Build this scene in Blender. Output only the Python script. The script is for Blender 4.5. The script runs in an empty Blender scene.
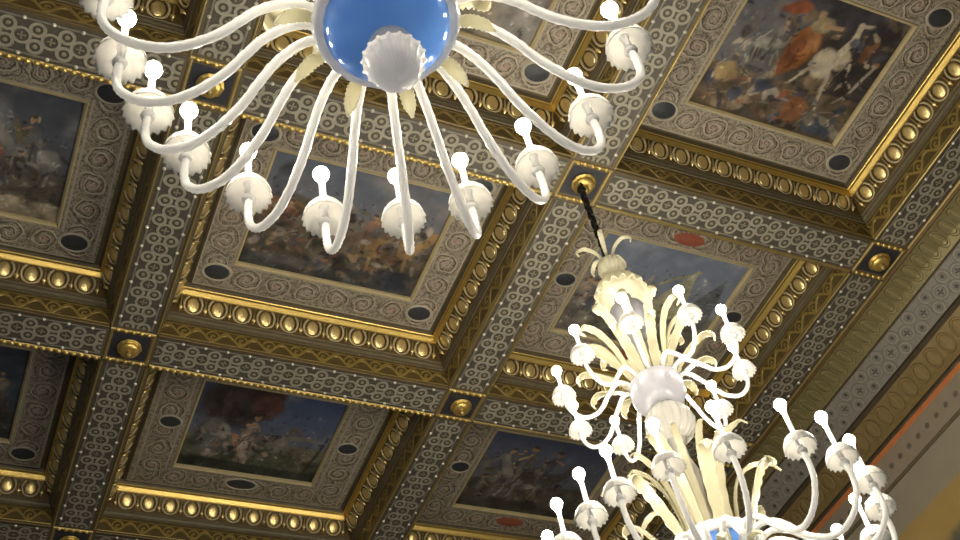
import bpy, math, random
import numpy as np
from mathutils import Vector, Matrix

random.seed(7)
SC = bpy.context.scene
COL = SC.collection
PI = math.pi
H = 6.0                      # beam undersides stand this far above the camera
ZC = 1.6                     # camera height
Z0 = ZC + H                  # underside of the beams
PX, PY = 2.463, 2.152        # pitch of the coffers
CX0, RY0 = 0.763, 3.479      # one beam crossing
def colx(i): return CX0 + PX * i
def rowy(j): return RY0 + PY * j

# ------------------------------------------------------------------ helpers
class MB:
    """collects faces for ONE mesh object"""
    def __init__(s): s.v = []; s.f = []; s.uv = []; s.sm = []
    def add(s, vs, fs, uvs=None, smooth=False):
        o = len(s.v); s.v += [tuple(p) for p in vs]
        for k, f in enumerate(fs):
            s.f.append([o + i for i in f]); s.sm.append(smooth)
            s.uv += (uvs[k] if uvs else [(0.0, 0.0)] * len(f))
    def box(s, x0, x1, y0, y1, z0, z1):
        vs = [(x, y, z) for z in (z0, z1) for y in (y0, y1) for x in (x0, x1)]
        fs = [(0, 2, 3, 1), (4, 5, 7, 6), (0, 1, 5, 4), (2, 6, 7, 3), (0, 4, 6, 2), (1, 3, 7, 5)]
        s.add(vs, fs, [[(vs[i][0] + vs[i][2], vs[i][1] + vs[i][2]) for i in f] for f in fs])
    def lathe(s, prof, n=32, ruff=None, cx=0, cy=0, cz=0):
        vs = []; m = len(prof)
        for k in range(n):
            a = 2 * PI * k / n
            for i, (r, z) in enumerate(prof):
                rr, zz = ruff(i, a, r, z) if ruff else (r, z)
                vs.append((cx + rr * math.cos(a), cy + rr * math.sin(a), cz + zz))
        fs = []; uv = []
        for k in range(n):
            k2 = (k + 1) % n
            for i in range(m - 1):
                fs.append((k * m + i, k2 * m + i, k2 * m + i + 1, k * m + i + 1))
                uv.append([(k / n, i / m), ((k + 1) / n, i / m), ((k + 1) / n, (i + 1) / m), (k / n, (i + 1) / m)])
        s.add(vs, fs, uv, True)
    def tube(s, pts, rad, n=10, twist=0.0, ribs=0, amp=0.0, flat=None, up=None, caps=True):
        """sweep along pts; rad(t) radius; flat(t) -> (half width, half thickness) for blades"""
        P = [Vector(p) for p in pts]; m = len(P)
        T = [(P[min(i + 1, m - 1)] - P[max(i - 1, 0)]).normalized() for i in range(m)]
        u = Vector(up) if up is not None else (Vector((0, 0, 1)) if abs(T[0].z) < .9 else Vector((1, 0, 0)))
        vs = []
        for i in range(m):
            t = i / (m - 1)
            u = (u - T[i] * u.dot(T[i]))
            u = u.normalized() if u.length > 1e-6 else T[i].orthogonal().normalized()
            b = T[i].cross(u)
            for k in range(n):
                a = 2 * PI * k / n
                if flat:
                    w, h = flat(t)
                    vs.append(P[i] + b * (w * math.cos(a)) + u * (h * math.sin(a) - .35 * w * math.cos(a) ** 2))
                else:
                    r = rad(t) * (1 + amp * math.cos(ribs * (a + twist * t)))
                    vs.append(P[i] + b * (r * math.cos(a)) + u * (r * math.sin(a)))
        fs = [(i * n + k, i * n + (k + 1) % n, (i + 1) * n + (k + 1) % n, (i + 1) * n + k) for i in range(m - 1) for k in range(n)]
        if caps: fs += [tuple(range(n - 1, -1, -1)), tuple(range((m - 1) * n, m * n))]
        s.add(vs, fs, None, True)
    def ell(s, c, ax, n=10, m=6, half=False):
        """ellipsoid: ax = three axis vectors; half keeps the +third side"""
        c = Vector(c); A, B, C = [Vector(a) for a in ax]
        vs = []; fs = []
        lo = 0 if half else -PI / 2
        for j in range(m + 1):
            ph = lo + (PI / 2 - lo) * j / m
            for k in range(n):
                a = 2 * PI * k / n
                vs.append(c + A * (math.cos(ph) * math.cos(a)) + B * (math.cos(ph) * math.sin(a)) + C * math.sin(ph))
        for j in range(m):
            for k in range(n):
                fs.append((j * n + k, j * n + (k + 1) % n, (j + 1) * n + (k + 1) % n, (j + 1) * n + k))
        s.add(vs, fs, None, True)
    def mesh(s, name, mat):
        me = bpy.data.meshes.new(name)
        me.from_pydata(s.v, [], s.f)
        me.polygons.foreach_set('use_smooth', s.sm)
        uvl = me.uv_layers.new(name='UVMap')
        uvl.data.foreach_set('uv', [c for p in s.uv for c in p])
        me.materials.append(mat); me.update()
        return me
    def build(s, name, mat, parent=None, loc=(0, 0, 0)):
        return link(name, s.mesh(name, mat), parent, loc)

def link(name, me, parent=None, loc=(0, 0, 0)):
    o = bpy.data.objects.new(name, me); COL.objects.link(o)
    o.location = loc
    if parent is not None: o.parent = parent
    return o
def tag(o, label=None, cat=None, group=None, kind=None):
    if label: o['label'] = label
    if cat: o['category'] = cat
    if group: o['group'] = group
    if kind: o['kind'] = kind
    return o
def empty(name, loc, rz=0):
    o = bpy.data.objects.new(name, None); COL.objects.link(o)
    o.location = loc; o.rotation_euler = (0, 0, rz); o.empty_display_size = .2
    return o
def copy_tree(o, parent=None):
    c = o.copy(); COL.objects.link(c)
    if parent is not None: c.parent = parent
    for ch in list(o.children): copy_tree(ch, c)
    return c
def catmull(pts, k=8):
    P = [np.array(p, float) for p in pts]; P = [2 * P[0] - P[1]] + P + [2 * P[-1] - P[-2]]
    out = []
    for i in range(1, len(P) - 2):
        for j in range(k):
            t = j / k
            a, b, c, d = P[i - 1:i + 3]
            out.append(.5 * (2 * b + (c - a) * t + (2 * a - 5 * b + 4 * c - d) * t * t + (-a + 3 * b - 3 * c + d) * t ** 3))
    out.append(P[-2])
    return out

# ------------------------------------------------------------------ materials
class X:
    """a float socket with operators, so that patterns read as formulas"""
    def __init__(s, m, k): s.m = m; s.k = k
    def _(s, op, *o, clamp=False): return s.m.math(op, s, *o, clamp=clamp)
    def __add__(s, o): return s._('ADD', o)
    __radd__ = __add__
    def __sub__(s, o): return s._('SUBTRACT', o)
    def __rsub__(s, o): return s.m.math('SUBTRACT', o, s)
    def __mul__(s, o): return s._('MULTIPLY', o)
    __rmul__ = __mul__
    def __truediv__(s, o): return s._('DIVIDE', o)
    def abs(s): return s._('ABSOLUTE')
    def fract(s): return s._('FRACT')
    def sin(s): return s._('SINE')
    def lt(s, w, soft=.004):
        """1 where s < w, with a soft edge"""
        return s.m.math('MULTIPLY_ADD', s, -1.0 / soft, w / soft + .5, clamp=True)
    def max(s, o): return s._('MAXIMUM', o)
    def min(s, o): return s._('MINIMUM', o)
class Mat:
    def __init__(s, name):
        s.mat = bpy.data.materials.new(name); s.mat.use_nodes = True
        s.nt = s.mat.node_tree; s.nt.nodes.clear()
        s.out = s.nt.nodes.new('ShaderNodeOutputMaterial')
    def node(s, t, **kw):
        n = s.nt.nodes.new(t)
        for k, v in kw.items(): setattr(n, k, v)
        return n
    def put(s, sock, v):
        if isinstance(v, X): s.nt.links.new(v.k, sock)
        elif isinstance(v, bpy.types.NodeSocket): s.nt.links.new(v, sock)
        elif isinstance(v, tuple) and len(v) == 3 and sock.type == 'RGBA': sock.default_value = (*v, 1)
        else: sock.default_value = v
    def math(s, op, *a, clamp=False):
        n = s.node('ShaderNodeMath', operation=op, use_clamp=clamp)
        for i, v in enumerate(a): s.put(n.inputs[i], v)
        return X(s, n.outputs[0])
    def uv(s):
        n = s.node('ShaderNodeUVMap', uv_map='UVMap'); q = s.node('ShaderNodeSeparateXYZ')
        s.nt.links.new(n.outputs[0], q.inputs[0])
        return X(s, q.outputs[0]), X(s, q.outputs[1])
    def pos(s, kind='Object'): return s.node('ShaderNodeTexCoord').outputs[kind]
    def noise(s, scale, vec=None, detail=3, color=False, rough=.55):
        n = s.node('ShaderNodeTexNoise'); n.inputs['Scale'].default_value = scale; n.inputs['Detail'].default_value = detail
        n.inputs['Roughness'].default_value = rough
        s.nt.links.new(vec if vec is not None else s.pos(), n.inputs['Vector'])
        return n.outputs[1] if color else X(s, n.outputs[0])
    def mix(s, f, a, b):
        n = s.node('ShaderNodeMix', data_type='RGBA')
        s.put(n.inputs[0], f); s.put(n.inputs[6], a); s.put(n.inputs[7], b)
        return n.outputs[2]
    def pbr(s, col, rough=.6, metal=0.0, bump=None, bdist=.01, spec=.5, coat=0, transl=0.0, tcol=None):
        p = s.node('ShaderNodeBsdfPrincipled')
        s.put(p.inputs['Base Color'], col); s.put(p.inputs['Roughness'], rough); s.put(p.inputs['Metallic'], metal)
        p.inputs['Specular IOR Level'].default_value = spec; p.inputs['Coat Weight'].default_value = coat
        if bump is not None:
            b = s.node('ShaderNodeBump'); b.inputs['Distance'].default_value = bdist; s.put(b.inputs['Height'], bump)
            s.nt.links.new(b.outputs[0], p.inputs['Normal'])
        sh = p.outputs[0]
        if transl:
            t = s.node('ShaderNodeBsdfTranslucent'); s.put(t.inputs[0], tcol or col)
            m = s.node('ShaderNodeMixShader'); m.inputs[0].default_value = transl
            s.nt.links.new(sh, m.inputs[1]); s.nt.links.new(t.outputs[0], m.inputs[2]); sh = m.outputs[0]
        s.nt.links.new(sh, s.out.inputs[0])
        return s.mat

M = {}
def simple(name, col, rough=.6, metal=0.0, var=.25, scale=14, **kw):
    m = Mat(name); n = m.noise(scale)
    dark = tuple(c * (1 - var) for c in col); lite = tuple(min(1, c * (1 + var)) for c in col)
    M[name] = m.pbr(m.mix(n, dark, lite), rough, metal, bump=m.noise(scale * 4), bdist=.002, **kw)
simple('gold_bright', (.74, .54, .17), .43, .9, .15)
simple('gold_egg', (.82, .65, .30), .36, .85, .06)
simple('gold_old', (.34, .25, .09), .45, .55, .30)
simple('gold_shell', (.40, .33, .18), .6, 0, .2)
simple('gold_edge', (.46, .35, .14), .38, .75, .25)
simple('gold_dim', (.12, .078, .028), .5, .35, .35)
simple('brown_dark', (.060, .044, .024), .55, 0, .4)
simple('brown_fascia', (.115, .092, .052), .55, .15, .3)
simple('cream_paint', (.34, .31, .24), .6, 0, .25)
simple('navy_paint', (.024, .025, .034), .5, 0, .5, 25)
simple('slate_oval', (.030, .034, .042), .45, 0, .7, 40)
simple('red_oval', (.26, .075, .045), .5, 0, .5, 40)
simple('pearl_stud', (.62, .58, .48), .25, .2, .1)
simple('black_iron', (.012, .012, .012), .4, .5, .2)
simple('stone_wall', (.22, .185, .135), .8, 0, .2, 3)
simple('orange_paint', (.45, .15, .045), .55, 0, .2)
simple('dark_void', (.03, .025, .02), .9, 0, .2)

def rosette(name, ground, ring, ring2, P=.155, k=1.0):
    """chain of painted rings: one in the middle, then a pair side by side"""
    m = Mat(name); u, v = m.uv()
    t = ((u / P).fract() - .5) * P
    d = (t * t + v * v)._('SQRT')
    tt = P / 2 - t.abs(); w = v.abs() - .054 * k
    d2 = (tt * tt + w * w)._('SQRT')
    th = m.math('ARCTAN2', v, t)
    r1 = (d - .046 * k).abs().lt(.0095 * k); c1 = (d - .013 * k - (th * 4.0)._('COSINE') * .012 * k).lt(0, .006)
    r2 = (d2 - .038 * k).abs().lt(.0105 * k); c2 = d2.lt(.013 * k, .006); ri = c1 * .0; rj = c2 * .0
    link_ = (v.abs() - .109 * k).abs().lt(.006)
    n = m.noise(30)
    f = r1.max(r2).max(link_ * .6)
    g = c1.max(c2).max(ri.max(rj) * .8)
    col = m.mix(g, m.mix(n, ground, tuple(c * 1.9 for c in ground)), ring2)
    col = m.mix(f, col, m.mix(n, tuple(c * .75 for c in ring), tuple(c * 1.2 for c in ring)))
    M[name] = m.pbr(col, .5, 0.0, bump=f.max(g * .6), bdist=.008)
rosette('rosette_strip', (.050, .044, .035), (.285, .265, .205), (.26, .225, .145))
rosette('rosette_cornice', (.125, .115, .098), (.215, .20, .165), (.05, .045, .04), .21, 1.1)

def scroll_band(name, ground, line, P=.2, mid=.062, metal=.45):
    """running-dog scroll"""
    m = Mat(name); u, v = m.uv()
    t = ((u / P).fract() - .5) * P; w = v - mid
    d = (t * t + w * w)._('SQRT'); th = m.math('ARCTAN2', w, t)
    sp = ((th / (2 * PI) + d / .034).fract() - .5).abs().lt(.27, .14) * d.lt(.056, .01)
    wave = (w - .036 * (u * (2 * PI / P) + 1.2).sin()).abs().lt(.017, .010)
    bord = (w.abs() - .055).abs().lt(.005)
    f = sp.max(wave).max(bord)
    n = m.noise(22)
    col = m.mix(f, m.mix(n, ground, tuple(c * 1.7 for c in ground)), line)
    M[name] = m.pbr(col, .42, metal, bump=f, bdist=.010)
scroll_band('scroll_gold', (.090, .064, .022), (.30, .215, .060), .2)

def rinceau(name, ground, line, dark, P=.215, hw=.125):
    """painted acanthus scrolls running along a border; v = 0 in its middle"""
    m = Mat(name); u, v0 = m.uv()
    nz = m.noise(9); v = v0 + (nz - .5) * .05; u = u + (m.noise(7) - .5) * .10
    q = u / P; t = (q.fract() - .5) * P
    par = ((q * .5).fract() - .5)._('SIGN')
    d = (t * t + v * v)._('SQRT'); th = m.math('ARCTAN2', v * par, t)
    band = d.lt(.100, .02)
    s0 = (th / (2 * PI) + d / .045 + (m.noise(24) - .5) * .3).fract()
    sp = (s0 - .5).abs().lt(.17, .12) * band
    sd = ((s0 + .30).fract() - .5).abs().lt(.10, .1) * band
    petal = ((th * 5.0).sin() * .010 + d - .030).lt(0.0, .006)
    st = (v - .085 * (u * (PI / P)).sin()).abs().lt(.010, .008)
    leafy = m.noise(30, detail=2)
    lf = ((leafy - .5).abs().lt(.05, .06)) * .75
    lf2 = ((m.noise(26, detail=2) - .47).abs().lt(.03, .05)) * .7
    edge = (v0.abs() - (hw - .012)).abs().lt(.006)
    col = m.mix(m.noise(6), ground, tuple(c * 1.35 for c in ground))
    col = m.mix(lf, col, dark)
    col = m.mix(sd.max(st * .7), col, dark)
    hue = m.mix(m.noise(5), (.36, .20, .12), (.25, .25, .27))
    col = m.mix(petal, col, hue)
    n2 = m.noise(7, detail=1)
    col = m.mix(sp, col, m.mix(n2, line, m.mix(.35, line, (.40, .22, .12))))
    col = m.mix(lf2, col, line)
    col = m.mix(edge * .8, col, line)
    M[name] = m.pbr(col, .6, 0.0, bump=sp.max(st) - sd, bdist=.006)
rinceau('rinceau_border', (.225, .195, .148), (.37, .335, .27), (.095, .075, .052))

def leaf_band(name, ground, line, P=.11, w=.2):
    m = Mat(name); u, v = m.uv()
    t = ((u / P).fract() - .5).abs()
    y = (v / w - .5).abs()
    f = (t * t * 3.2 + y * y * 3.0 - .42).abs().lt(.11, .1)
    st = t.lt(.05, .05)
    n = m.noise(20)
    col = m.mix(f.max(st * .8), m.mix(n, ground, tuple(c * 1.6 for c in ground)), m.mix(n, line, tuple(c * .6 for c in line)))
    M[name] = m.pbr(col, .45, .3, bump=f, bdist=.01)
leaf_band('leaf_band', (.135, .112, .045), (.32, .27, .12))
leaf_band('leaf_band_ochre', (.16, .115, .045), (.32, .22, .09), .16)

m = Mat('dotted_frieze'); u, v = m.uv()
t = ((u / .115).fract() - .5) * .115; w = v - .11
d = (t * t + w * w)._('SQRT')
f = d.lt(.022, .008); b = (w.abs() - .095).lt(0, .01)
M['dotted_frieze'] = m.pbr(m.mix(f, m.mix(m.noise(12), (.19, .155, .11), (.24, .20, .145)), (.10, .085, .065)), .7, bump=f, bdist=.004)
m = Mat('wall_fresco'); u, v = m.uv()
n = m.noise(2.2, detail=5); n2 = m.noise(4.5, detail=4)
band = (v + (m.noise(3.0) - .5) * .10).lt(-1.20, .03)
low = (v + (n - .5) * .5).lt(-1.50, .06)
plain = m.mix(n2, (.195, .168, .125), (.26, .225, .165))
col = m.mix(band, plain, m.mix(n, (.20, .13, .035), (.36, .25, .085)))
col = m.mix(low, col, m.mix(n2, (.035, .045, .035), (.12, .11, .07)))
M['wall_fresco'] = m.pbr(col, .75, bump=n2, bdist=.004)

def glass(name, col, rough, tr, coat=.3, nb=60):
    m = Mat(name); n = m.noise(nb)
    M[name] = m.pbr(m.mix(n, tuple(c * .9 for c in col), col), rough, 0, bump=n, bdist=.0012, coat=coat, transl=tr)
glass('milk_glass', (.90, .90, .90), .22, .45)
glass('inner_glass', (.50, .49, .46), .22, .3)
glass('pendant_glass', (.97, .97, .99), .2, .55)
glass('cream_glass', (.46, .43, .30), .25, .35)
glass('leaf_glass', (.92, .89, .72), .25, .5)
glass('frost_glass', (.46, .46, .52), .25, .35)
glass('cup_glass', (.80, .79, .77), .22, .5)
m = Mat('blue_glass'); n = m.noise(9)
M['blue_glass'] = m.pbr(m.mix(n, (.13, .32, .86), (.22, .46, .95)), .12, 0, bump=m.noise(40), bdist=.002, coat=.6, transl=.6, tcol=(.42, .66, 1.0))
m = Mat('bulb_light'); e = m.node('ShaderNodeEmission')
e.inputs[0].default_value = (1.0, .90, .72, 1); e.inputs[1].default_value = 230.0
m.nt.links.new(e.outputs[0], m.out.inputs[0]); M['bulb_light'] = m.mat
m = Mat('bowl_fill_light'); e = m.node('ShaderNodeEmission')  # weak emission for the added lamp inside the blue bowl
e.inputs[0].default_value = (1.0, .90, .72, 1); e.inputs[1].default_value = 11.0
m.nt.links.new(e.outputs[0], m.out.inputs[0]); M['bowl_fill_light'] = m.mat
m = Mat('painted_canvas'); a = m.node('ShaderNodeVertexColor', layer_name='paint')
nz = m.noise(60)
M['painted_canvas'] = m.pbr(a.outputs[0], .5, bump=nz, bdist=.001, spec=.3)

# ------------------------------------------------------------------ ceiling pieces (local: origin at beam underside, coffer centre)
BH = .165                                   # half width of a beam
OX, OY = PX / 2 - BH, PY / 2 - BH           # half opening of a coffer
PNY = .486
PNXS = {(0, 1): .565, (1, -1): .605, (1, 0): .625, (1, 1): .59, (-1, 0): .60, (-1, 1): .63}   # half widths of the paintings
def half(i, j): return PNXS.get((i, j), .645)
#

def sweep(prof, name, mat, usplit=1):
    """mitred frame: prof = (inset, height) going inwards"""
    mb = MB(); L = [0]
    for a, b in zip(prof, prof[1:]): L.append(L[-1] + math.hypot(b[0] - a[0], b[1] - a[1]))
    dirs = [((1, 0), (0, 1), OX, OY), ((0, 1), (-1, 0), OY, OX), ((-1, 0), (0, -1), OX, OY), ((0, -1), (1, 0), OY, OX)]
    for T, N, hl, hd in dirs:                # side along T; N points inwards; it lies at -N*hd
        for i in range(len(prof) - 1):
            (d0, h0), (d1, h1) = prof[i], prof[i + 1]
            q = []
            for s_, d_, h_ in ((-1, d0, h0), (1, d0, h0), (1, d1, h1), (-1, d1, h1)):
                a = s_ * (hl - d_)
                q.append(((T[0] * a - N[0] * (hd - d_)), (T[1] * a - N[1] * (hd - d_)), h_, a))
            mb.add([p[:3] for p in q], [(3, 2, 1, 0)],
                   [[(q[3][3], L[i + 1]), (q[2][3], L[i + 1]), (q[1][3], L[i]), (q[0][3], L[i])]])
    return mb.mesh(name, M[mat])

me_band = sweep([(0, 0), (.006, .012), (.024, .130)], 'scroll_band', 'scroll_gold')
me_groove = sweep([(.024, .130), (.034, .132), (.036, .150), (.044, .165), (.046, .186), (.040, .190), (.048, .195)], 'groove', 'brown_fascia')
me_fillet = sweep([(.096, .338), (.088, .342), (.092, .354), (.112, .380), (.114, .398), (.120, .402)], 'gilt_fillet', 'gold_bright')
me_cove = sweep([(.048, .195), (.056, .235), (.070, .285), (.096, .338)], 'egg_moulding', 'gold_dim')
# dark reveal between fillet and border
me_reveal = sweep([(.120, .402), (.135, .430), (.150, .430), (.152, .412), (.162, .408), (.165, .400)], 'reveal', 'brown_fascia')

def egg_parts():
    """one egg, one shell and one dart in the frame (along, up the slope, outwards)"""
    eg, sh, da = MB(), MB(), MB()
    eg.ell((0, 0, 0), ((.043, 0, 0), (0, .056, 0), (0, 0, .013)), 12, 4, True)
    sh.tube([(.064 * math.cos(p), .070 * math.sin(p) + .004, .004) for p in [-PI * .5 - 2.55 + 5.1 * j / 12 for j in range(13)]], lambda t: .0095, 5)
    da.tube([(0, .052, .002), (0, -.01, .010), (0, -.026, .014), (0, -.060, .004)], lambda t: [.006, .007, .017, .002][round(t * 3)], 6)
    return eg.mesh('egg', M['gold_egg']), sh.mesh('egg_shell', M['gold_shell']), da.mesh('dart', M['gold_egg'])
me_egg, me_shell, me_dart = egg_parts()
def put_eggs(c):
    dirs = [((1, 0), (0, 1), OX, OY), ((0, 1), (-1, 0), OY, OX), ((-1, 0), (0, -1), OX, OY), ((0, -1), (1, 0), OY, OX)]
    for T, N, hl, hd in dirs:
        T3 = Vector((T[0], T[1], 0)); N3 = Vector((N[0], N[1], 0)); U = Vector((0, 0, 1))
        S = N3 * .5 + U * .866; O = N3 * .866 - U * .5
        c0 = -N3 * (hd - .073) + U * .268
        n = 11 if hl == OX else 9
        span = 2 * (hl - .115); pitch = span / n
        def at(a, k):
            p = c0 + T3 * a
            return Matrix(((T3.x, S.x, O.x, p.x), (T3.y, S.y, O.y, p.y), (T3.z, S.z, O.z, p.z), (0, 0, 0, 1)))
        for k in range(n):
            e = link('egg', me_egg, c); e.matrix_basis = at(-span / 2 + pitch * (k + .5), 0)
            link('egg_shell', me_shell, e)
        for k in range(n + 1):
            link('dart', me_dart, c).matrix_basis = at(-span / 2 + pitch * k, 0)

def border(PNX):
    mb = MB(); ax, ay = OX - .165, OY - .165; bx, by = PNX + .024, PNY + .024; h = .400
    for T, N, ho, do, hi, di in (((1, 0), (0, 1), ax, ay, bx, by), ((0, 1), (-1, 0), ay, ax, by, bx), ((-1, 0), (0, -1), ax, ay, bx, by), ((0, -1), (1, 0), ay, ax, by, bx)):
        q = []
        for a, d in ((-ho, do), (ho, do), (hi, di), (-hi, di)):
            q.append((T[0] * a - N[0] * d, T[1] * a - N[1] * d, h, a, d - (do + di) / 2))
        mb.add([p[:3] for p in q], [(3, 2, 1, 0)], [[(q[i][3], q[i][4]) for i in (3, 2, 1, 0)]])
    return mb.mesh('painted_border', M['rinceau_border'])
def inner_frame(PNX):
    mb = MB()
    prof = [(.026, .399), (.022, .391), (.014, .390), (.008, .398), (.002, .402), (0, .425)]
    for T, N, hl, hd in (((1, 0), (0, 1), PNX, PNY), ((0, 1), (-1, 0), PNY, PNX), ((-1, 0), (0, -1), PNX, PNY), ((0, -1), (1, 0), PNY, PNX)):
        for (d0, h0), (d1, h1) in zip(prof, prof[1:]):
            q = [(T[0] * a - N[0] * (hd + d), T[1] * a - N[1] * (hd + d), h) for a, d, h in
                 ((-hl - d0, d0, h0), (hl + d0, d0, h0), (hl + d1, d1, h1), (-hl - d1, d1, h1))]
            mb.add(q, [(3, 2, 1, 0)])
    return mb.mesh('picture_frame', M['gold_shell'])
def oval(rx, ry, mat):
    a = MB(); n = 28
    a.lathe([(0, -.008), (.7, -.007), (1, 0)], n)
    a.v = [(x * rx, y * ry, z) for x, y, z in a.v]
    b = MB(); b.lathe([(1.0, 0), (1.03, -.006), (1.16, -.007), (1.24, -.003), (1.28, 0)], n)
    b.v = [(x * rx + (.0 if 0 else 0), y * ry, z) for x, y, z in b.v]
    return a.mesh('medallion', M[mat]), b.mesh('medallion_rim', M['cream_paint'])
OV = {'corner': oval(.086, .066, 'slate_oval'), 'side': oval(.076, .060, 'slate_oval'), 'long': oval(.115, .056, 'slate_oval'), 'red': oval(.13, .058, 'red_oval')}

def make_coffer(i, j, style, label):
    PNX = half(i, j)
    c = empty('ceiling_coffer', (colx(i) + PX / 2, rowy(j) + PY / 2, Z0))
    tag(c, label, 'ceiling coffer', 'carved coffers of the ceiling')
    link('scroll_band', me_band, c); link('groove', me_groove, c)
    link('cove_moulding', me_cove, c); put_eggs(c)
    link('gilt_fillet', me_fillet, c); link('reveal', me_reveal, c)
    link('painted_border', border(PNX), c); link('picture_frame', inner_frame(PNX), c)
    mx = (OX - .165 + PNX) / 2 - .012; my = (OY - .165 + PNY) / 2 - .012
    if style == 'corner':
        spots = [(sx * mx, sy * my, 'corner') for sx in (-1, 1) for sy in (-1, 1)]
    else:
        spots = [(-mx, 0, 'side'), (mx, 0, 'side'), (0, my, 'red' if style == 'red' else 'long'), (0, -my, 'red' if style == 'red' else 'long')]
    for x, y, k in spots:
        o = link('medallion', OV[k][0], c, (x, y, .398))
        if k != 'red': link('medallion_rim', OV[k][1], o)
    return c

# ------------------------------------------------------------------ paintings
NW, NH = 168, 126
def fbm(rng, sx, sy, oct=4):
    out = np.zeros((NH, NW)); amp = 1.0; tot = 0
    for o in range(oct):
        gx, gy = int(sx * 2 ** o) + 2, int(sy * 2 ** o) + 2
        g = rng.random((gy, gx))
        x = np.linspace(0, gx - 1.001, NW); y = np.linspace(0, gy - 1.001, NH)
        xi = x.astype(int); yi = y.astype(int); fx = x - xi; fy = y - yi
        fx = fx * fx * (3 - 2 * fx); fy = (fy * fy * (3 - 2 * fy))[:, None]
        a = g[yi][:, xi] * (1 - fx) + g[yi][:, xi + 1] * fx
        b = g[yi + 1][:, xi] * (1 - fx) + g[yi + 1][:, xi + 1] * fx
        out += amp * (a * (1 - fy) + b * fy); tot += amp; amp *= .55
    return out / tot
class Canvas:
    """u to the right, v up, both 0..1"""
    def __init__(s, seed):
        s.rng = np.random.default_rng(seed)
        s.u, s.v = np.meshgrid((np.arange(NW) + .5) / NW, (np.arange(NH) + .5) / NH)
        s.c = np.zeros((NH, NW, 3)); s.n = fbm(s.rng, 12, 9); s.n2 = fbm(s.rng, 4, 3)
        s.wu = (fbm(s.rng, 14, 10) - .5) * .05; s.wv = (fbm(s.rng, 14, 10) - .5) * .05
    def blend(s, m, col, tex=.6):
        m = np.clip(m, 0, 1)[..., None]
        s.c = s.c * (1 - m) + m * np.array(col) * (1 + tex * (s.n[..., None] - .5) * 2)
    def sky(s, top, low, cloud, amt=.5):
        t = s.v[..., None]; s.c = np.array(low) * (1 - t) + np.array(top) * t
        s.blend(np.clip((s.n2 - .5) * 4, 0, 1) * amt, cloud)
    def hill(s, y0, amp, col, soft=.03, tilt=0, tex=.7):
        e = y0 + amp * (s.n2 - .5) * 2 + tilt * (s.u - .5)
        s.blend((e - s.v) / soft, col, tex)
    def el(s, x, y, a, b, col, rot=0, soft=.25, tex=.6, warp=1):
        du = (s.u + s.wu * warp - x) * 1.33; dv = s.v + s.wv * warp - y
        c_, s_ = math.cos(rot), math.sin(rot)
        d = np.sqrt(((du * c_ + dv * s_) / a) ** 2 + ((-du * s_ + dv * c_) / b) ** 2)
        s.blend((1 - d) / soft, col, tex)
    def seg(s, p, q, w, col, tex=.4):
        P = np.array(p) * (1.33, 1); Q = np.array(q) * (1.33, 1)
        U = (s.u + s.wu * .4) * 1.33; V = s.v + s.wv * .4; d = Q - P
        t = np.clip(((U - P[0]) * d[0] + (V - P[1]) * d[1]) / max(d @ d, 1e-6), 0, 1)
        D = np.hypot(U - P[0] - t * d[0], V - P[1] - t * d[1])
        s.blend((w - D) / .008, col, tex)
    def person(s, x, y, h, cloth, skin=(.30, .19, .11), lean=0, arm=1):
        s.seg((x - .03 * h, y), (x, y + .45 * h), .05 * h, tuple(c * .6 for c in cloth))
        s.seg((x + .05 * h, y), (x + .01, y + .45 * h), .05 * h, tuple(c * .7 for c in cloth))
        s.el(x + lean * .5 * h, y + .58 * h, .14 * h, .24 * h, cloth, -lean)
        s.seg((x + lean * h, y + .74 * h), (x + lean * h + arm * .16 * h, y + (.58 + .2 * s.rng.random()) * h), .035 * h, skin)
        s.el(x + lean * h, y + .90 * h, .075 * h, .09 * h, skin, 0, .3)
        s.el(x + lean * h, y + .955 * h, .08 * h, .05 * h, (.06, .045, .035), 0, .3)
    def horse(s, x, y, h, col, face=1, rider=None):
        d = tuple(c * .55 for c in col)
        for k, (ox, l) in enumerate(((-.34, .0), (-.24, .06), (.22, .0), (.34, .14))):
            s.seg((x + face * ox * h * .8, y + .42 * h), (x + face * (ox + .06) * h * .8, y + l * h), .035 * h, d if k % 2 else col)
        s.el(x, y + .5 * h, .40 * h, .20 * h, col, face * .12)
        s.el(x - face * .22 * h, y + .5 * h, .20 * h, .22 * h, col)
        s.seg((x + face * .24 * h, y + .58 * h), (x + face * .40 * h, y + .92 * h), .09 * h, col)
        s.seg((x + face * .40 * h, y + .92 * h), (x + face * .52 * h, y + .78 * h), .05 * h, col)
        s.seg((x - face * .36 * h, y + .56 * h), (x - face * .46 * h, y + .2 * h), .03 * h, d)
        if rider: s.person(x - face * .02 * h, y + .42 * h, .85 * h, rider, lean=face * .08, arm=face)
    def crowd(s, n, x0, x1, y0, y1, h, cols):
        for k in range(n):
            y = y1 - (y1 - y0) * k / n
            s.person(s.rng.uniform(x0, x1), y, h * s.rng.uniform(.7, 1.15), cols[s.rng.integers(len(cols))], lean=s.rng.uniform(-.12, .12), arm=s.rng.choice([-1, 1]))
    def clutter(s, n, x0, x1, y0, y1, size, cols):
        """small brush dabs and strokes"""
        for k in range(n):
            x, y = s.rng.uniform(x0, x1), s.rng.uniform(y0, y1); c = np.array(cols[s.rng.integers(len(cols))]) * s.rng.uniform(.6, 1.3)
            z = size * s.rng.uniform(.5, 1.3)
            if s.rng.random() < .6: s.el(x, y, z, z * s.rng.uniform(.3, .8), c, s.rng.uniform(-1.6, 1.6), .4)
            else:
                t = s.rng.uniform(0, 6.28); s.seg((x, y), (x + z * 1.2 * math.cos(t), y + z * 1.2 * math.sin(t)), z * .16, c)
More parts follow.
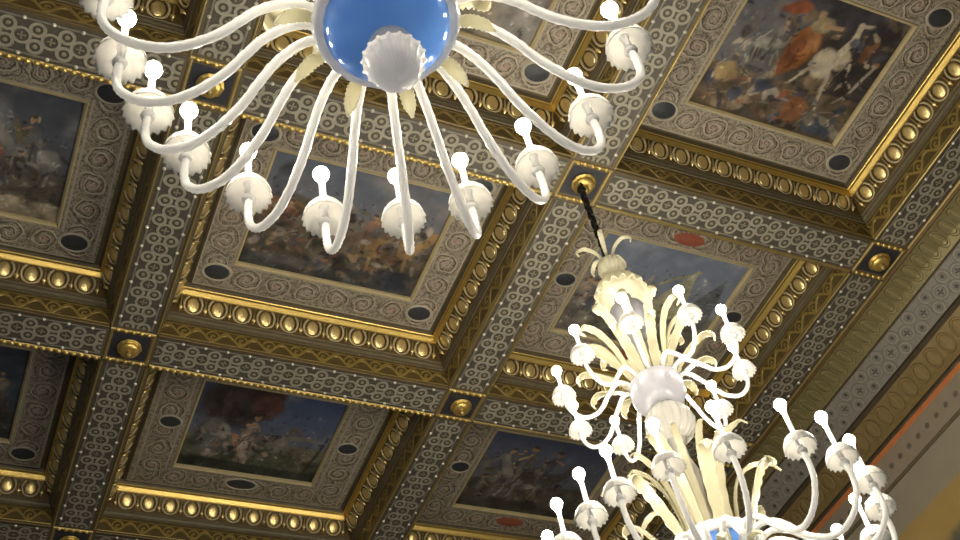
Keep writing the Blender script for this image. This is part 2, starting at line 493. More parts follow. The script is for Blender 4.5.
    def obj(s, i, j, label):
        for k in range(260):
            x, y = s.rng.uniform(.02, .98), s.rng.uniform(.02, .80)
            a, b = int(x * NW), int(y * NH); c = s.c[b, a] * s.rng.choice([.45, .65, 1.4, 1.8])
            s.el(x + s.rng.uniform(-.02, .02), y, s.rng.uniform(.008, .03), s.rng.uniform(.005, .014), np.minimum(c, .34), s.rng.uniform(-1.6, 1.6), .5)
        PNX = half(i, j)
        col = np.clip(s.c * (.75 + .5 * s.n[..., None]), .002, 1)
        vs = []; fs = []
        for b in range(NH + 1):
            for a in range(NW + 1):
                vs.append((-PNX + 2 * PNX * a / NW, PNY - 2 * PNY * b / NH, 0))
        W = NW + 1
        for b in range(NH):
            for a in range(NW): fs.append((b * W + a, b * W + a + 1, (b + 1) * W + a + 1, (b + 1) * W + a))
        # a slab: the painted face below, its back 3 cm above
        o0 = len(vs); vs += [(x, y, .03) for x, y in ((-PNX, -PNY), (PNX, -PNY), (PNX, PNY), (-PNX, PNY))]; fs.append((o0, o0 + 1, o0 + 2, o0 + 3))
        me = bpy.data.meshes.new('ceiling_painting'); me.from_pydata(vs, [], fs)
        ca = me.color_attributes.new('paint', 'FLOAT_COLOR', 'POINT')
        g = np.pad(col, ((0, 1), (0, 1), (0, 0)), mode='edge').reshape(-1, 3)
        full = np.ones((len(vs), 4), np.float32) * .05; full[:len(g), :3] = g; full[:, 3] = 1
        ca.data.foreach_set('color', full.ravel())
        me.materials.append(M['painted_canvas']); me.update()
        o = link('ceiling_painting', me, None, (colx(i) + PX / 2, rowy(j) + PY / 2, Z0 + .422))
        return tag(o, label, 'painting', 'paintings set in the ceiling')
BROWN = [(.13, .085, .05), (.20, .15, .10), (.07, .055, .045), (.16, .15, .13), (.22, .12, .06), (.07, .08, .10)]
DARKS = [(.05, .05, .06), (.10, .09, .075), (.14, .12, .09), (.06, .045, .035)]

def paint_battle():            # upper right coffer
    p = Canvas(3); p.sky((.085, .095, .125), (.13, .13, .135), (.15, .13, .11), .7)
    p.el(.60, .55, .42, .50, (.055, .045, .036), 0, .5)
    p.el(.86, .60, .44, .52, (.034, .028, .028), .1, .4); p.hill(.34, .10, (.095, .070, .045))
    p.el(.62, .94, .46, .14, (.045, .042, .05)); p.el(.30, .86, .13, .06, (.20, .065, .03), .3)
    p.clutter(40, .30, .98, .45, .98, .07, [(.05, .045, .05), (.09, .07, .05), (.03, .035, .05), (.16, .12, .08), (.04, .03, .03)])
    p.clutter(40, .08, .40, .26, .62, .06, [(.16, .14, .11), (.22, .18, .12), (.11, .10, .10), (.25, .22, .17), (.07, .06, .055)])
    p.horse(.28, .42, .28, (.21, .20, .17), 1, (.14, .13, .11)); p.seg((.16, .52), (.24, .66), .009, (.33, .32, .28)); p.seg((.12, .48), (.18, .62), .007, (.30, .29, .26))
    p.el(.46, .60, .13, .22, (.26, .10, .03), -.25); p.el(.43, .52, .07, .18, (.15, .055, .025), -.1); p.el(.50, .68, .07, .10, (.31, .15, .06), .3)
    p.el(.50, .80, .10, .07, (.23, .19, .11), .2); p.el(.47, .86, .05, .05, (.24, .17, .10)); p.seg((.52, .80), (.62, .82), .020, (.25, .17, .10))
    p.el(.68, .42, .12, .12, (.17, .125, .08)); p.el(.64, .55, .115, .135, (.42, .37, .27), .3, .2, .25, .5); p.el(.73, .62, .08, .10, (.32, .27, .19), .2)
    for a_, b_, w_ in (((.585, .50), (.55, .43), .020), ((.55, .43), (.51, .36), .013), ((.71, .46), (.735, .30), .020), ((.735, .30), (.765, .20), .014), ((.765, .20), (.83, .165), .013), ((.70, .66), (.735, .78), .034), ((.735, .78), (.72, .88), .028), ((.72, .88), (.80, .90), .018), ((.80, .60), (.83, .50), .016), ((.83, .50), (.88, .44), .013)):
        p.seg(a_, b_, w_, (.38, .33, .24), .6)
    p.clutter(34, .74, .98, .40, .92, .06, [(.20, .10, .05), (.07, .075, .09), (.25, .20, .14), (.05, .04, .04), (.03, .026, .026)])
    p.seg((.90, .40), (.955, .64), .018, (.28, .25, .20)); p.seg((.88, .36), (.84, .30), .012, (.24, .21, .17))
    p.clutter(70, .05, .75, .02, .30, .065, [(.19, .14, .09), (.20, .075, .045), (.13, .13, .16), (.27, .22, .16), (.07, .055, .05), (.05, .055, .075), (.035, .03, .03)])
    p.el(.39, .26, .09, .06, (.045, .05, .075)); p.el(.24, .14, .07, .07, (.06, .065, .085)); p.el(.46, .22, .07, .06, (.27, .24, .20), .4); p.el(.47, .19, .03, .03, (.06, .05, .05))
    p.el(.64, .17, .12, .12, (.19, .085, .04), .3); p.el(.12, .28, .10, .09, (.25, .18, .09)); p.el(.84, .09, .18, .09, (.045, .055, .075)); p.seg((.70, .08), (.80, .20), .008, (.18, .16, .13)); p.seg((.80, .20), (.97, .26), .008, (.18, .16, .13))
    p.clutter(24, .7, .98, .02, .3, .05, [(.05, .055, .07), (.10, .09, .08), (.16, .14, .11)])
    p.obj(1, -1, 'ceiling painting of a battle, orange robed rider and pale horse at its middle')
def paint_middle():            # middle coffer
    p = Canvas(11); p.sky((.11, .125, .165), (.16, .16, .17), (.22, .20, .18), .6)
    p.hill(.66, .10, (.11, .10, .085), tilt=-.1); p.el(.10, .78, .09, .18, (.07, .075, .09))
    p.hill(.46, .06, (.085, .070, .05)); p.clutter(170, .02, .98, .26, .66, .05, BROWN + [(.23, .20, .17), (.05, .045, .04), (.04, .035, .035)])
    p.horse(.16, .26, .30, (.14, .125, .10), 1, (.17, .09, .07)); p.horse(.40, .25, .32, (.21, .19, .165), -1, (.10, .10, .12))
    p.horse(.62, .27, .32, (.14, .10, .07), 1, (.19, .11, .08)); p.horse(.80, .16, .46, (.23, .15, .07), 1, (.16, .12, .10))
    p.clutter(110, .04, .96, .12, .46, .05, [(.22, .19, .165), (.16, .085, .065), (.11, .10, .10), (.19, .14, .08), (.05, .045, .04), (.035, .03, .03)])
    p.hill(.15, .05, (.05, .05, .05)); p.el(.88, .12, .12, .11, (.030, .036, .05)); p.el(.30, .10, .30, .05, (.085, .08, .075))
    p.clutter(30, .3, .98, .02, .2, .05, [(.05, .05, .06), (.12, .09, .06), (.09, .085, .08)])
    p.obj(0, 0, 'ceiling painting of cavalry and foot soldiers behind the near chandelier lights')
def paint_left():
    p = Canvas(23); p.sky((.055, .062, .08), (.10, .105, .12), (.15, .15, .155), .8)
    p.hill(.40, .06, (.08, .07, .055)); p.el(.74, .62, .05, .16, (.14, .12, .06), .4)
    p.crowd(8, .1, .95, .34, .44, .26, DARKS + [(.17, .16, .15)])
    p.clutter(90, .3, .98, .26, .62, .05, DARKS + [(.19, .18, .165), (.13, .125, .12), (.10, .07, .045)])
    p.horse(.80, .28, .42, (.20, .19, .175), -1, (.10, .10, .10)); p.horse(.62, .26, .42, (.15, .145, .14), 1)
    p.el(.60, .46, .09, .12, (.30, .07, .04)); p.person(.60, .30, .34, (.26, .07, .045))
    p.horse(.30, .20, .46, (.12, .08, .05), 1, (.22, .19, .15)); p.crowd(5, .3, .95, .16, .30, .24, DARKS); p.clutter(60, .3, .98, .14, .44, .045, DARKS + [(.18, .17, .16)])
    p.hill(.20, .05, (.24, .20, .14), tilt=-.12); p.seg((.4, .06), (.98, .30), .012, (.07, .06, .05))
    p.obj(-1, 0, 'ceiling painting with white horses and a red clad figure at the left edge')
def paint_low():
    p = Canvas(31); p.sky((.055, .08, .17), (.13, .14, .15), (.14, .15, .18), .6)
    p.hill(.42, .05, (.13, .125, .09)); p.hill(.30, .05, (.07, .075, .05))
    p.el(.26, .80, .40, .34, (.035, .028, .030), 0, .3); p.el(.48, .84, .17, .22, (.075, .035, .032)); p.el(.20, .74, .04, .26, (.06, .045, .045))
    p.el(.16, .40, .20, .22, (.10, .105, .105)); p.el(.14, .50, .06, .07, (.17, .165, .15)); p.el(.24, .46, .08, .12, (.20, .195, .18), .4)
    p.person(.42, .14, .60, (.34, .25, .20), lean=.04, arm=-.6); p.el(.36, .36, .05, .12, (.30, .17, .12), .4); p.el(.43, .30, .07, .16, (.36, .30, .25), .2); p.seg((.47, .46), (.55, .34), .022, (.22, .17, .13))
    p.horse(.56, .22, .42, (.10, .09, .085), 1); p.el(.66, .40, .07, .14, (.17, .16, .14), -.4); p.seg((.62, .34), (.55, .18), .02, (.11, .10, .09))
    p.clutter(70, .06, .62, .14, .50, .05, [(.17, .175, .17), (.24, .20, .17), (.08, .07, .065), (.035, .03, .03), (.28, .20, .15)])
    p.el(.80, .50, .18, .03, (.17, .16, .13)); p.person(.86, .08, .26, (.15, .13, .10)); p.seg((.90, .04), (.98, .56), .018, (.035, .035, .03))
    p.hill(.13, .05, (.030, .034, .028)); p.obj(0, 1, 'ceiling painting of seated women under a dark curtain with blue sky beyond')
def paint_tents():
    p = Canvas(41); p.sky((.14, .17, .24), (.19, .20, .23), (.24, .25, .28), .6)
    p.hill(.42, .05, (.13, .12, .10))
    for x, y, w, h, c in ((.84, .30, .26, .52, (.09, .10, .10)), (.62, .34, .30, .50, (.33, .31, .19)), (.36, .30, .24, .40, (.27, .26, .22))):
        for k in range(26):
            t = k / 25; p.seg((x - w * .5 * (1 - t) + .08 * t, y + h * t), (x + w * .5 * (1 - t) + .08 * t, y + h * t), .012, tuple(q * (.95 + .1 * (k % 2)) for q in c))
    p.seg((.40, .56), (.72, .84), .014, (.26, .24, .12)); p.el(.08, .62, .07, .16, (.10, .12, .11))
    p.crowd(10, .04, .5, .14, .34, .34, [(.14, .13, .13), (.20, .18, .16), (.10, .10, .12)]); p.hill(.12, .05, (.10, .09, .08))
    p.obj(1, 0, 'ceiling painting of pointed tents under blue sky behind the far chandelier leaves')
def paint_dusk():
    p = Canvas(53); p.sky((.060, .075, .13), (.13, .125, .125), (.11, .115, .14), .5)
    p.hill(.40, .06, (.07, .062, .052)); p.crowd(6, .2, .6, .40, .56, .30, DARKS)
    p.horse(.24, .16, .52, (.14, .13, .12), -1, (.08, .075, .07)); p.horse(.40, .18, .56, (.17, .16, .145), -1, (.11, .10, .09)); p.horse(.56, .22, .5, (.075, .065, .055), 1, (.06, .06, .075))
    p.clutter(80, .08, .66, .14, .60, .05, DARKS + [(.16, .15, .135), (.05, .045, .05)]); p.person(.12, .10, .34, (.15, .14, .12)); p.hill(.16, .05, (.045, .042, .035)); p.obj(1, 1, 'dim ceiling painting of riders on horseback left of the far chandelier lights')
def paint_night():
    p = Canvas(61); p.sky((.03, .04, .065), (.06, .07, .09), (.09, .10, .12), .7)
    p.hill(.36, .06, (.035, .035, .035)); p.crowd(9, .1, .95, .2, .4, .4, DARKS); p.clutter(60, .3, .98, .1, .5, .05, DARKS); p.obj(-1, 1, 'very dark bluish ceiling painting at the lower left, cut by the picture edge')
def paint_top():
    p = Canvas(71); p.sky((.14, .14, .15), (.20, .19, .18), (.26, .24, .22), .6)
    p.hill(.35, .06, (.13, .11, .08)); p.crowd(14, .05, .95, .10, .36, .34, BROWN); p.el(.9, .3, .2, .4, (.17, .155, .14)); p.obj(0, -1, 'greyish ceiling painting right above the blue bowl of the near chandelier')
def paint_corner(): 
    p = Canvas(83); p.sky((.08, .09, .12), (.13, .13, .13), (.18, .18, .18), .6)
    p.hill(.35, .06, (.09, .07, .05)); p.crowd(10, .05, .95, .10, .36, .34, DARKS); p.obj(-1, -1, 'ceiling painting in the upper left coffer beside the near chandelier')
for fn in (paint_battle, paint_middle, paint_left, paint_low, paint_tents, paint_dusk, paint_night, paint_top, paint_corner): fn()

cof = {(1, -1): ('corner', 'coffer at upper right with bright gilt eggs along its right side'),
       (0, 0): ('corner', 'middle coffer with bright gilt eggs along its lower side'),
       (-1, 0): ('corner', 'left coffer with gilt eggs, cut by the left edge of the picture'),
       (0, 1): ('side', 'lower coffer framing the women under a dark curtain, pale egg moulding'),
       (1, 0): ('red', 'coffer with red oval in its border, behind the far chandelier'),
       (1, 1): ('red', 'dim coffer at lower centre, left of the far chandelier lights'),
       (-1, 1): ('corner', 'dark coffer at the lower left corner'),
       (0, -1): ('corner', 'coffer directly above the blue bowl of the near chandelier'),
       (-1, -1): ('corner', 'coffer at the upper left corner behind chandelier cups')}
for (i, j), (st, lb) in cof.items(): make_coffer(i, j, st, lb)

# ------------------------------------------------------------------ beams, crossings, bosses
def bead_row(L, y, along_x=True, pitch=.049):
    mb = MB(); n = max(1, int(L / pitch))
    for k in range(n):
        a = -L / 2 + L * (k + .5) / n
        p = (a, y, -.006) if along_x else (y, a, -.006)
        mb.ell(p, ((.019, 0, 0), (0, .017, 0), (0, 0, -.016)), 7, 3, True)
    return mb
def strip(L, hw, along_x):
    mb = MB(); z = -.004
    q = [(-L / 2, -hw), (L / 2, -hw), (L / 2, hw), (-L / 2, hw)]
    if not along_x: vs = [(-b, a, z) for a, b in q]
    else: vs = [(a, b, z) for a, b in q]
    mb.add(vs, [(3, 2, 1, 0)], [[(q[i][0] + 5, q[i][1]) for i in (3, 2, 1, 0)]])
    return mb
def studs(L, hw, along_x, P=.155):
    mb = MB(); n = int(L / P)
    for k in range(-n // 2 - 1, n // 2 + 2):
        a = (k + .5) * P - (5 % P) + P * round(5 / P) - P * 0
        a = k * P + P / 2 - math.fmod(5, P)
        if abs(a) > L / 2 - .03: continue
        for s in (-1, 1):
            b = s * (hw - .016)
            mb.ell((a, b, -.004) if along_x else (-b, a, -.004), ((.013, 0, 0), (0, .013, 0), (0, 0, -.013)), 7, 3, True)
    return mb
def bar(L, y, w, t, along_x):
    mb = MB(); n = 8; vs = []
    for e in (-L / 2, L / 2):
        for k in range(n + 1):
            a = PI * k / n; p = y + w / 2 * math.cos(a); z = .001 - (t + .001) * math.sin(a)
            vs.append((e, p, z) if along_x else (p, e, z))
    mb.add(vs, [(k, k + 1, n + 2 + k, n + 1 + k) for k in range(n)], None, True)
    return mb
def make_beam(along_x):
    name = 'ceiling_beam'
    L = (PX if along_x else PY) - 2 * BH
    b = MB()
    if along_x: b.box(-L / 2, L / 2, -BH, BH, 0, .5)
    else: b.box(-BH, BH, -L / 2, L / 2, 0, .5)
    o = b.build(name, M['brown_fascia']); tag(o, kind='structure')
    strip(L - .02, .128, along_x).build('rosette_strip', M['rosette_strip'], o)
    studs(L - .02, .128, along_x).build('pearl_stud', M['pearl_stud'], o)
    if along_x:
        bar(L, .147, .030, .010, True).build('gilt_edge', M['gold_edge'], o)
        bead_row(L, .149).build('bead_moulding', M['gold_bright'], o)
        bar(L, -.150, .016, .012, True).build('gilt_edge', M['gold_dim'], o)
    else:
        for s in (-1, 1): bar(L, s * .152, .016, .014, False).build('gilt_edge', M['gold_edge'], o)
    return o
bx = make_beam(True); by = make_beam(False)
first = {True: True, False: True}
def place_beam(o, x, y, k):
    c = o if first[k] else copy_tree(o)
    first[k] = False; c.location = (x, y, Z0)
    return c
II = range(-1, 3); JJ = range(-1, 3)
for j in JJ:
    for i in (-1, 0, 1):
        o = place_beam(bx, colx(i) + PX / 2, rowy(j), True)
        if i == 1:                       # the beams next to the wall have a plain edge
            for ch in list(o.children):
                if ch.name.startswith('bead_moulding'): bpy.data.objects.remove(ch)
for i in II:
    for j in (-1, 0, 1): place_beam(by, colx(i), rowy(j) + PY / 2, False)

def make_crossing():
    b = MB(); b.box(-BH, BH, -BH, BH, 0, .5)
    o = b.build('ceiling_beam_crossing', M['brown_fascia']); tag(o, kind='structure')
    q = MB(); q.box(-.122, .122, -.112, .112, -.004, .001); q.build('dark_field', M['navy_paint'], o)
    for s in (-1, 1):
        bar(.30, s * .140, .026, .012, True).build('gilt_edge', M['gold_edge'], o)
        bead_row(.26, s * .140).build('bead_moulding', M['gold_bright'], o)
        bar(.27, s * .140, .026, .012, False).build('gilt_edge', M['gold_edge'], o)
    return o
cr = make_crossing()
def make_boss():
    r = empty('ceiling_boss', (0, 0, 0))
    def pet(i, a, r_, z):
        return (r_ * (1 + (.06 * math.cos(10 * a) if 2 <= i <= 4 else 0)), z)
    b = MB(); b.lathe([(.072, -.002), (.082, -.010), (.080, -.018), (.066, -.016), (.062, -.022), (.068, -.034), (.064, -.046), (.046, -.056), (.030, -.058), (.020, -.056)], 40, pet)
    b.build('rosette', M['gold_bright'], r)
    k = MB(); k.lathe([(.022, -.054), (.017, -.064), (.024, -.076), (.021, -.088), (.010, -.096), (.0, -.100)], 20)
    k.build('bud', M['gold_old'], r)
    return r
boss = make_boss(); nb = 0
BL = {(0, -1): 'gilt boss on the beam crossing the near chandelier hangs from', (0, 0): 'gilt boss behind the near chandelier arms at upper left',
      (1, 0): 'gilt ring boss that carries the black chain of the far chandelier', (2, 0): 'gilt boss on the crossing next to the wall cornice at right',
      (0, 1): 'gilt boss between the left coffer and the middle coffer, at their lower corners', (1, 1): 'gilt boss at the lower right corner of the middle coffer',
      (0, 2): 'gilt boss at the bottom edge of the picture, lower left'}
for i in II:
    for j in JJ:
        c = cr if (i, j) == (-1, -1) else copy_tree(cr)
        c.location = (colx(i), rowy(j), Z0)
        if (i, j) in BL:
            o = boss if nb == 0 else copy_tree(boss)
            nb += 1
            o.location = (colx(i), rowy(j), Z0 - .004)
            tag(o, BL[(i, j)], 'ceiling boss', 'gilt bosses of the beam crossings')
# the slab above everything
s = MB(); s.box(colx(-1) - .2, 6.6, rowy(-1) - .2, rowy(2) + .2, Z0 + .46, Z0 + .6)
tag(s.build('ceiling', M['dark_void']), kind='structure')

# ------------------------------------------------------------------ right wall and its cornice
Y0, Y1 = rowy(-1) - .2, rowy(2) + BH + .01
XW = 6.39
def run(prof, name, mat, back=True):
    """extrude an (x, h) profile along the wall, closed behind"""
    mb = MB(); L = 0
    for (x0, h0), (x1, h1) in zip(prof, prof[1:]):
        l = math.hypot(x1 - x0, h1 - h0)
        mb.add([(x0, Y0, Z0 + h0), (x0, Y1, Z0 + h0), (x1, Y1, Z0 + h1), (x1, Y0, Z0 + h1)], [(3, 2, 1, 0)],
               [[(Y0, L + l), (Y1, L + l), (Y1, L), (Y0, L)]])
        L += l
    o = mb.build(name, M[mat]); return tag(o, kind='structure')
XE = colx(2) + BH
run([(XE - .004, .3), (XE - .004, -.006), (XE + .012, -.018), (XE + .012, -.03)], 'trim_1', 'gold_dim')
run([(XE + .012, -.03), (XE + .05, -.05), (XE + .13, -.10), (6.03, -.155)], 'trim_2', 'leaf_band')
run([(6.03, -.155), (6.045, -.15), (6.05, -.16)], 'trim_3', 'brown_dark')
g = run([(6.05, -.16), (6.21, -.315)], 'trim_4', 'rosette_cornice')
g.data.uv_layers[0].data.foreach_set('uv', [c for i, l in enumerate(g.data.uv_layers[0].data) for c in (l.uv[0], l.uv[1] - .111)])
run([(6.21, -.315), (6.235, -.31), (6.24, -.34), (6.25, -.345)], 'trim_5', 'brown_dark')
run([(6.25, -.345), (6.28, -.38), (6.33, -.48), (6.345, -.55)], 'trim_6', 'leaf_band_ochre')
run([(6.345, -.55), (6.36, -.55), (6.352, -.57), (6.36, -.585)], 'trim_7', 'brown_dark')
run([(6.36, -.585), (6.345, -.595), (6.345, -.62), (6.36, -.63)], 'trim_8', 'orange_paint')
run([(6.36, -.63), (6.368, -.85)], 'trim_9', 'dotted_frieze')
run([(6.368, -.85), (6.375, -.852), (6.378, -.865), (XW, -.87)], 'trim_10', 'brown_fascia')
w = MB(); w.box(XW, XW + .3, Y0, Y1, 0, Z0 - .8)
w2 = MB(); w2.box(colx(-1) - .2, XW, rowy(2) + BH + .01, rowy(2) + BH + .3, 0, Z0 + .45)
tag(w2.build('wall_back', M['stone_wall']), kind='structure')
o = w.build('wall_right', M['wall_fresco']); tag(o, kind='structure')
uvl = o.data.uv_layers[0].data
for lp in o.data.loops:
    p = o.data.vertices[lp.vertex_index].co; uvl[lp.index].uv = (p.y, p.z - Z0)

# ------------------------------------------------------------------ chandeliers (local z = 0 at the rim of the blue bowl)
ANG = [-8.6, 10.8, 29.4, 48.2, 65.4, 84.8, 104.4, 122.5, 136, 150, 165] + [165 + 18.64 * k for k in range(1, 10)]
ANG2 = [174.3, 190.7, 204, 222.2, 242.3, 266.5, 284.6, 303.7] + [303.7 + 17.74 * k for k in range(1, 13)]
LOW = [(.17, .02), (.21, .075), (.27, .085), (.35, .03), (.45, -.11), (.56, -.185), (.66, -.165), (.725, -.09), (.742, -.01), (.738, .06)]
UPP = [(.10, 1.14), (.14, 1.20), (.19, 1.21), (.25, 1.14), (.32, 1.04), (.39, 1.01), (.445, 1.04), (.474, 1.10), (.478, 1.16)]
def arm_mesh(prof, r0, tw):
    mb = MB(); pts = [(p[0], 0, p[1]) for p in catmull(prof, 6)]
    mb.tube(pts, lambda t: r0 * (1.12 - .2 * t), 15, tw, 5, .13)
    mb.ell((prof[-1][0], 0, prof[-1][1]), ((.022, 0, 0), (0, .022, 0), (0, 0, .016)), 10, 6)
    return mb.mesh('arm', M['milk_glass'])
def cup_mesh(k):
    def scal(i, a, r, z):
        return (r * (1 + (.04 * math.cos(18 * a) if i in (4, 5, 6) else .010 * math.cos(18 * a))), z - (.005 * math.cos(18 * a) if i in (4, 5, 6) else 0))
    mb = MB()
    mb.lathe([(r * k, z * k) for r, z in [(.010, .048), (.028, .045), (.047, .031), (.060, .008), (.0655, -.018), (.066, -.022), (.061, -.019), (.055, .006), (.044, .025), (.027, .038), (.010, .041)]], 64, scal)
    return mb.mesh('drip_cup', M['cup_glass'])
def candle_mesh(h):
    mb = MB(); mb.lathe([(0, -.02), (.012, -.02), (.012, .03), (.016, .035), (.011, .045), (.0105, h - .02), (.014, h - .008), (.012, h), (0, h)], 14)
    return mb.mesh('candle', M['milk_glass'])
def bulb_mesh(r):
    mb = MB(); mb.lathe([(0, -1.25 * r), (.42 * r, -1.22 * r), (.55 * r, -.95 * r), (.86 * r, -.5 * r), (r, 0), (.9 * r, .45 * r), (.6 * r, .82 * r), (.25 * r, 1.02 * r), (0, 1.06 * r)], 16)
    return mb.mesh('bulb', M['bulb_light'])
def leaf_mesh(path, w0, serr, mat, tip=.0):
    mb = MB(); pts = [(p[0], 0, p[1]) for p in catmull(path, 8)]; n = len(pts)
    def fl(t):
        w = w0 * (.30 + .70 * math.sin(PI * min(1, .12 + .80 * t)) ** .8) * (1 - .55 * max(0, t - .75) / .25)
        w *= 1 + .4 * serr * math.sin(2 * PI * 11 * t)
        return max(w, .006), .0075 * (1.1 - .5 * t)
    mb.tube(pts, None, 10, flat=fl, up=(-1, 0, .3))
    return mb.mesh('leaf', M[mat])

def chandelier(loc, label, angles, up0, size=1.0, rise=0.0):
    root = empty('chandelier', loc); root.scale = (size,) * 3
    tag(root, label, 'chandelier', 'blown glass chandeliers')
    # centre pieces
    b = MB()
    b.lathe([(.055, -.125), (.10, -.112), (.140, -.082), (.164, -.044), (.174, -.010), (.170, .002), (.157, -.036), (.132, -.074), (.095, -.102), (.05, -.113)], 48)
    bowl = b.build('blue_bowl', M['blue_glass'], root, (0, 0, rise)); tag(bowl, 'blue glass bowl')
    b = MB(); b.lathe([(0, -.085), (.02, -.078), (.028, -.06), (.02, -.042), (0, -.036)], 14); b.build('bulb', M['bowl_fill_light'], bowl, (.085, 0, .055))  # added unseen lamp, only there to brighten the blue glass from inside
    def rimf(i, a, r, z): return (r * (1 + .008 * math.cos(28 * a)), z)
    b = MB(); b.lathe([(.166, .002), (.176, -.022), (.192, -.022), (.203, .000), (.199, .022), (.184, .026), (.166, .002)], 112, rimf)
    b.build('bowl_rim', M['pendant_glass'], bowl)
    b = MB(); b.lathe([(.0, -.105), (.055, -.112), (.06, -.125), (.05, -.135), (.03, -.14), (.026, -.16), (.03, -.195), (.0, -.20)], 32); b.build('collar', M['pendant_glass'], root, (0, 0, rise))
    def spk(i, a, r, z): return (r * (1 + (.075 * max(0, math.cos(18 * a)) if i in (1, 2, 3) else .012 * math.cos(36 * a + z * 60))), z)
    b = MB(); b.lathe([(.03, -.190), (.064, -.198), (.082, -.206), (.074, -.218), (.071, -.236), (.063, -.260), (.046, -.282), (.026, -.294), (.012, -.301), (0, -.304)], 112, spk)
    b.build('pendant', M['pendant_glass'], root, (0, 0, rise))
    b = MB(); b.lathe([(0, -.02), (.045, .0), (.05, .10), (.035, .22), (.04, .40), (.06, .55), (.035, .66), (.035, .74), (.055, .77), (.03, .80), (0, .81)], 24)
    b.build('stem', M['inner_glass'], root)
    def turb(i, a, r, z): return (r * (1 + .05 * math.cos(18 * (a + z * 6))), z)
    b = MB(); b.lathe([(.02, .76), (.07, .78), (.112, .825), (.125, .88), (.112, .935), (.075, .985), (.04, 1.01), (.03, 1.05)], 108, turb)
    b.build('ribbed_ball', M['inner_glass'], root)
    b = MB(); b.lathe([(.02, .985), (.07, .995), (.115, 1.025), (.137, 1.07), (.143, 1.12), (.14, 1.165), (.134, 1.165), (.125, 1.08), (.10, 1.05), (.05, 1.03), (.02, 1.025)], 48)
    b.build('upper_bowl', M['frost_glass'], root)
    b = MB(); b.lathe([(.0, 1.0), (.03, 1.03), (.035, 1.30), (.05, 1.42), (.035, 1.50), (.06, 1.53), (.105, 1.60), (.115, 1.67), (.10, 1.74), (.05, 1.79), (.03, 1.82), (.05, 1.84), (.03, 1.87), (0, 1.88)], 32)
    b.build('upper_stem', M['frost_glass'], root)
    def ruf(i, a, r, z): return (r * (1 + (.07 * math.cos(16 * a) if i in (3, 4, 5) else .035 * math.cos(16 * a))), z + (.008 * math.cos(16 * a) if i in (3, 4, 5) else 0))
    b = MB(); b.lathe([(.0, 1.935), (.07, 1.95), (.115, 1.915), (.142, 1.87), (.147, 1.868), (.143, 1.885), (.125, 1.94), (.09, 1.985), (.045, 2.01), (.035, 2.03), (.06, 2.055), (.078, 2.10), (.07, 2.15), (.04, 2.185), (.02, 2.20), (0, 2.21)], 96, ruf)
    b.build('ruffled_cup', M['leaf_glass'], root)
    # arms
    me = arm_mesh(LOW, .0128, 26); cup = cup_mesh(1.08); can = candle_mesh(.185); bul = bulb_mesh(.027)
    for a in angles:
        t = math.radians(a)
        o = link('arm', me, root); o.rotation_euler = (0, 0, t)
        link('drip_cup', cup, o, (LOW[-1][0], 0, .098))
        c = link('candle', can, o, (LOW[-1][0], 0, .105)); link('bulb', bul, c, (0, 0, .215))
        o['label'] = 'lower arm with cup and lit candle bulb'
    me = arm_mesh(UPP, .0108, 14); cup2 = cup_mesh(.95); can2 = candle_mesh(.135)
    for k in range(10):
        t = math.radians(up0 + 36 * k)
        o = link('arm', me, root); o.rotation_euler = (0, 0, t)
        link('drip_cup', cup2, o, (UPP[-1][0], 0, 1.185))
        c = link('candle', can2, o, (UPP[-1][0], 0, 1.195)); link('bulb', bul, c, (0, 0, .165))
        o['label'] = 'upper arm with cup and lit candle bulb'
    # leaves
    big = leaf_mesh([(.12, .02), (.13, .18), (.16, .36), (.22, .50), (.31, .57), (.40, .56), (.44, .51)], .023, .22, 'cream_glass')
    tall = leaf_mesh([(.09, .02), (.10, .22), (.12, .44), (.17, .60), (.24, .68), (.28, .66)], .021, .18, 'cream_glass')
    flare = leaf_mesh([(.15, .03), (.20, .20), (.27, .34), (.32, .42), (.37, .45), (.40, .42), (.39, .39)], .036, .30, 'cream_glass')
    small = leaf_mesh([(.185, .015), (.215, .035), (.25, .035), (.285, .01), (.30, -.02)], .022, .25, 'leaf_glass')
    for k in range(12):
        o = link('leaf', big if k % 2 else flare, root); o.rotation_euler = (0, 0, 2 * PI * k / 12 + .1)
        o = link('leaf', tall, root); o.rotation_euler = (0, 0, 2 * PI * (k + .5) / 12 + .1)
    for k in range(10):
        o = link('leaf', small, root); o.rotation_euler = (0, 0, 2 * PI * k / 10 + .35)
    up1 = leaf_mesh([(.09, 1.16), (.11, 1.30), (.14, 1.44), (.20, 1.57), (.28, 1.62), (.31, 1.57), (.28, 1.54)], .026, .16, 'cream_glass')
    up2 = leaf_mesh([(.11, 1.15), (.17, 1.24), (.25, 1.31), (.33, 1.35), (.38, 1.32), (.37, 1.27)], .026, .22, 'cream_glass')
    curl = leaf_mesh([(.03, 2.19), (.06, 2.26), (.12, 2.30), (.17, 2.27), (.165, 2.23)], .015, .2, 'leaf_glass')
    for k in range(11):
        o = link('leaf', up1, root); o.rotation_euler = (0, 0, 2 * PI * k / 11)
        o = link('leaf', up2, root); o.rotation_euler = (0, 0, 2 * PI * (k + .5) / 11)
    for k in range(5):
        o = link('leaf', curl, root); o.rotation_euler = (0, 0, 2 * PI * k / 5 + .3)
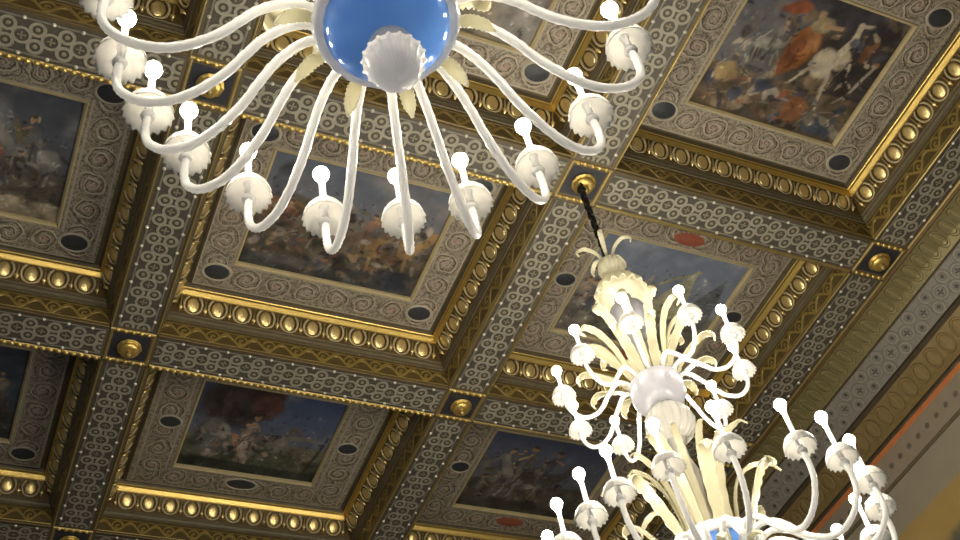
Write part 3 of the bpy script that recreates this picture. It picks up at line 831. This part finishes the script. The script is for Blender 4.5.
    return root
def chain(root, top):
    mb = MB(); z = 2.20; k = 0
    while z < top:
        pts = []
        for j in range(13):
            a = 2 * PI * j / 12; x = .019 * math.cos(a); zz = .033 * math.sin(a)
            pts.append((x, 0, z + .03 + zz) if k % 2 == 0 else (0, x, z + .03 + zz))
        mb.tube(pts, lambda t: .0085, 6, caps=False); z += .046; k += 1
    mb.lathe([(0, top + .03), (.02, top + .02), (.03, top - .01), (.012, top - .03), (0, top - .035)], 14)
    mb.build('chain', M['black_iron'], root)
ZB1, ZB2 = ZC + 2.85, ZC + 2.92
c1 = chandelier((colx(0), rowy(-1), ZB1), 'near white glass chandelier seen from below, blue bowl and long arms, cut by top edge', ANG, -18)
chain(c1, Z0 - ZB1 - .10)
c2 = chandelier((colx(1) - .042, rowy(0) - .005, ZB2), 'far white glass chandelier with two tiers of lights and cream leaves on a black chain', ANG2, -25, 1.03, .13)
chain(c2, (Z0 - ZB2 - .10) / 1.03)

# ------------------------------------------------------------------ light and camera
wd = bpy.data.worlds.new('room_light'); SC.world = wd; wd.use_nodes = True
bg = wd.node_tree.nodes['Background']; bg.inputs[0].default_value = (.66, .80, 1.0, 1); bg.inputs[1].default_value = .065

R = [[0.9107, -0.3830, -0.1548], [0.2045, 0.7435, -0.6367], [0.3589, 0.5482, 0.7554]]
r = Vector(R[0]).normalized(); f = Vector(R[2]); f = (f - r * f.dot(r)).normalized(); u = r.cross(f)
cam = bpy.data.cameras.new('camera'); co = bpy.data.objects.new('camera', cam); COL.objects.link(co)
cam.sensor_width = 36; cam.lens = 36 * 1157.6 / 960; cam.clip_start = .05; cam.clip_end = 100
mw = Matrix(((r.x, u.x, -f.x, 0), (r.y, u.y, -f.y, 0), (r.z, u.z, -f.z, ZC), (0, 0, 0, 1)))
co.matrix_world = mw
SC.camera = co
SC.view_settings.view_transform = 'Standard'; SC.view_settings.look = 'None'
SC.view_settings.gamma = 1; SC.view_settings.use_curve_mapping = False; SC.view_settings.exposure = 0.35
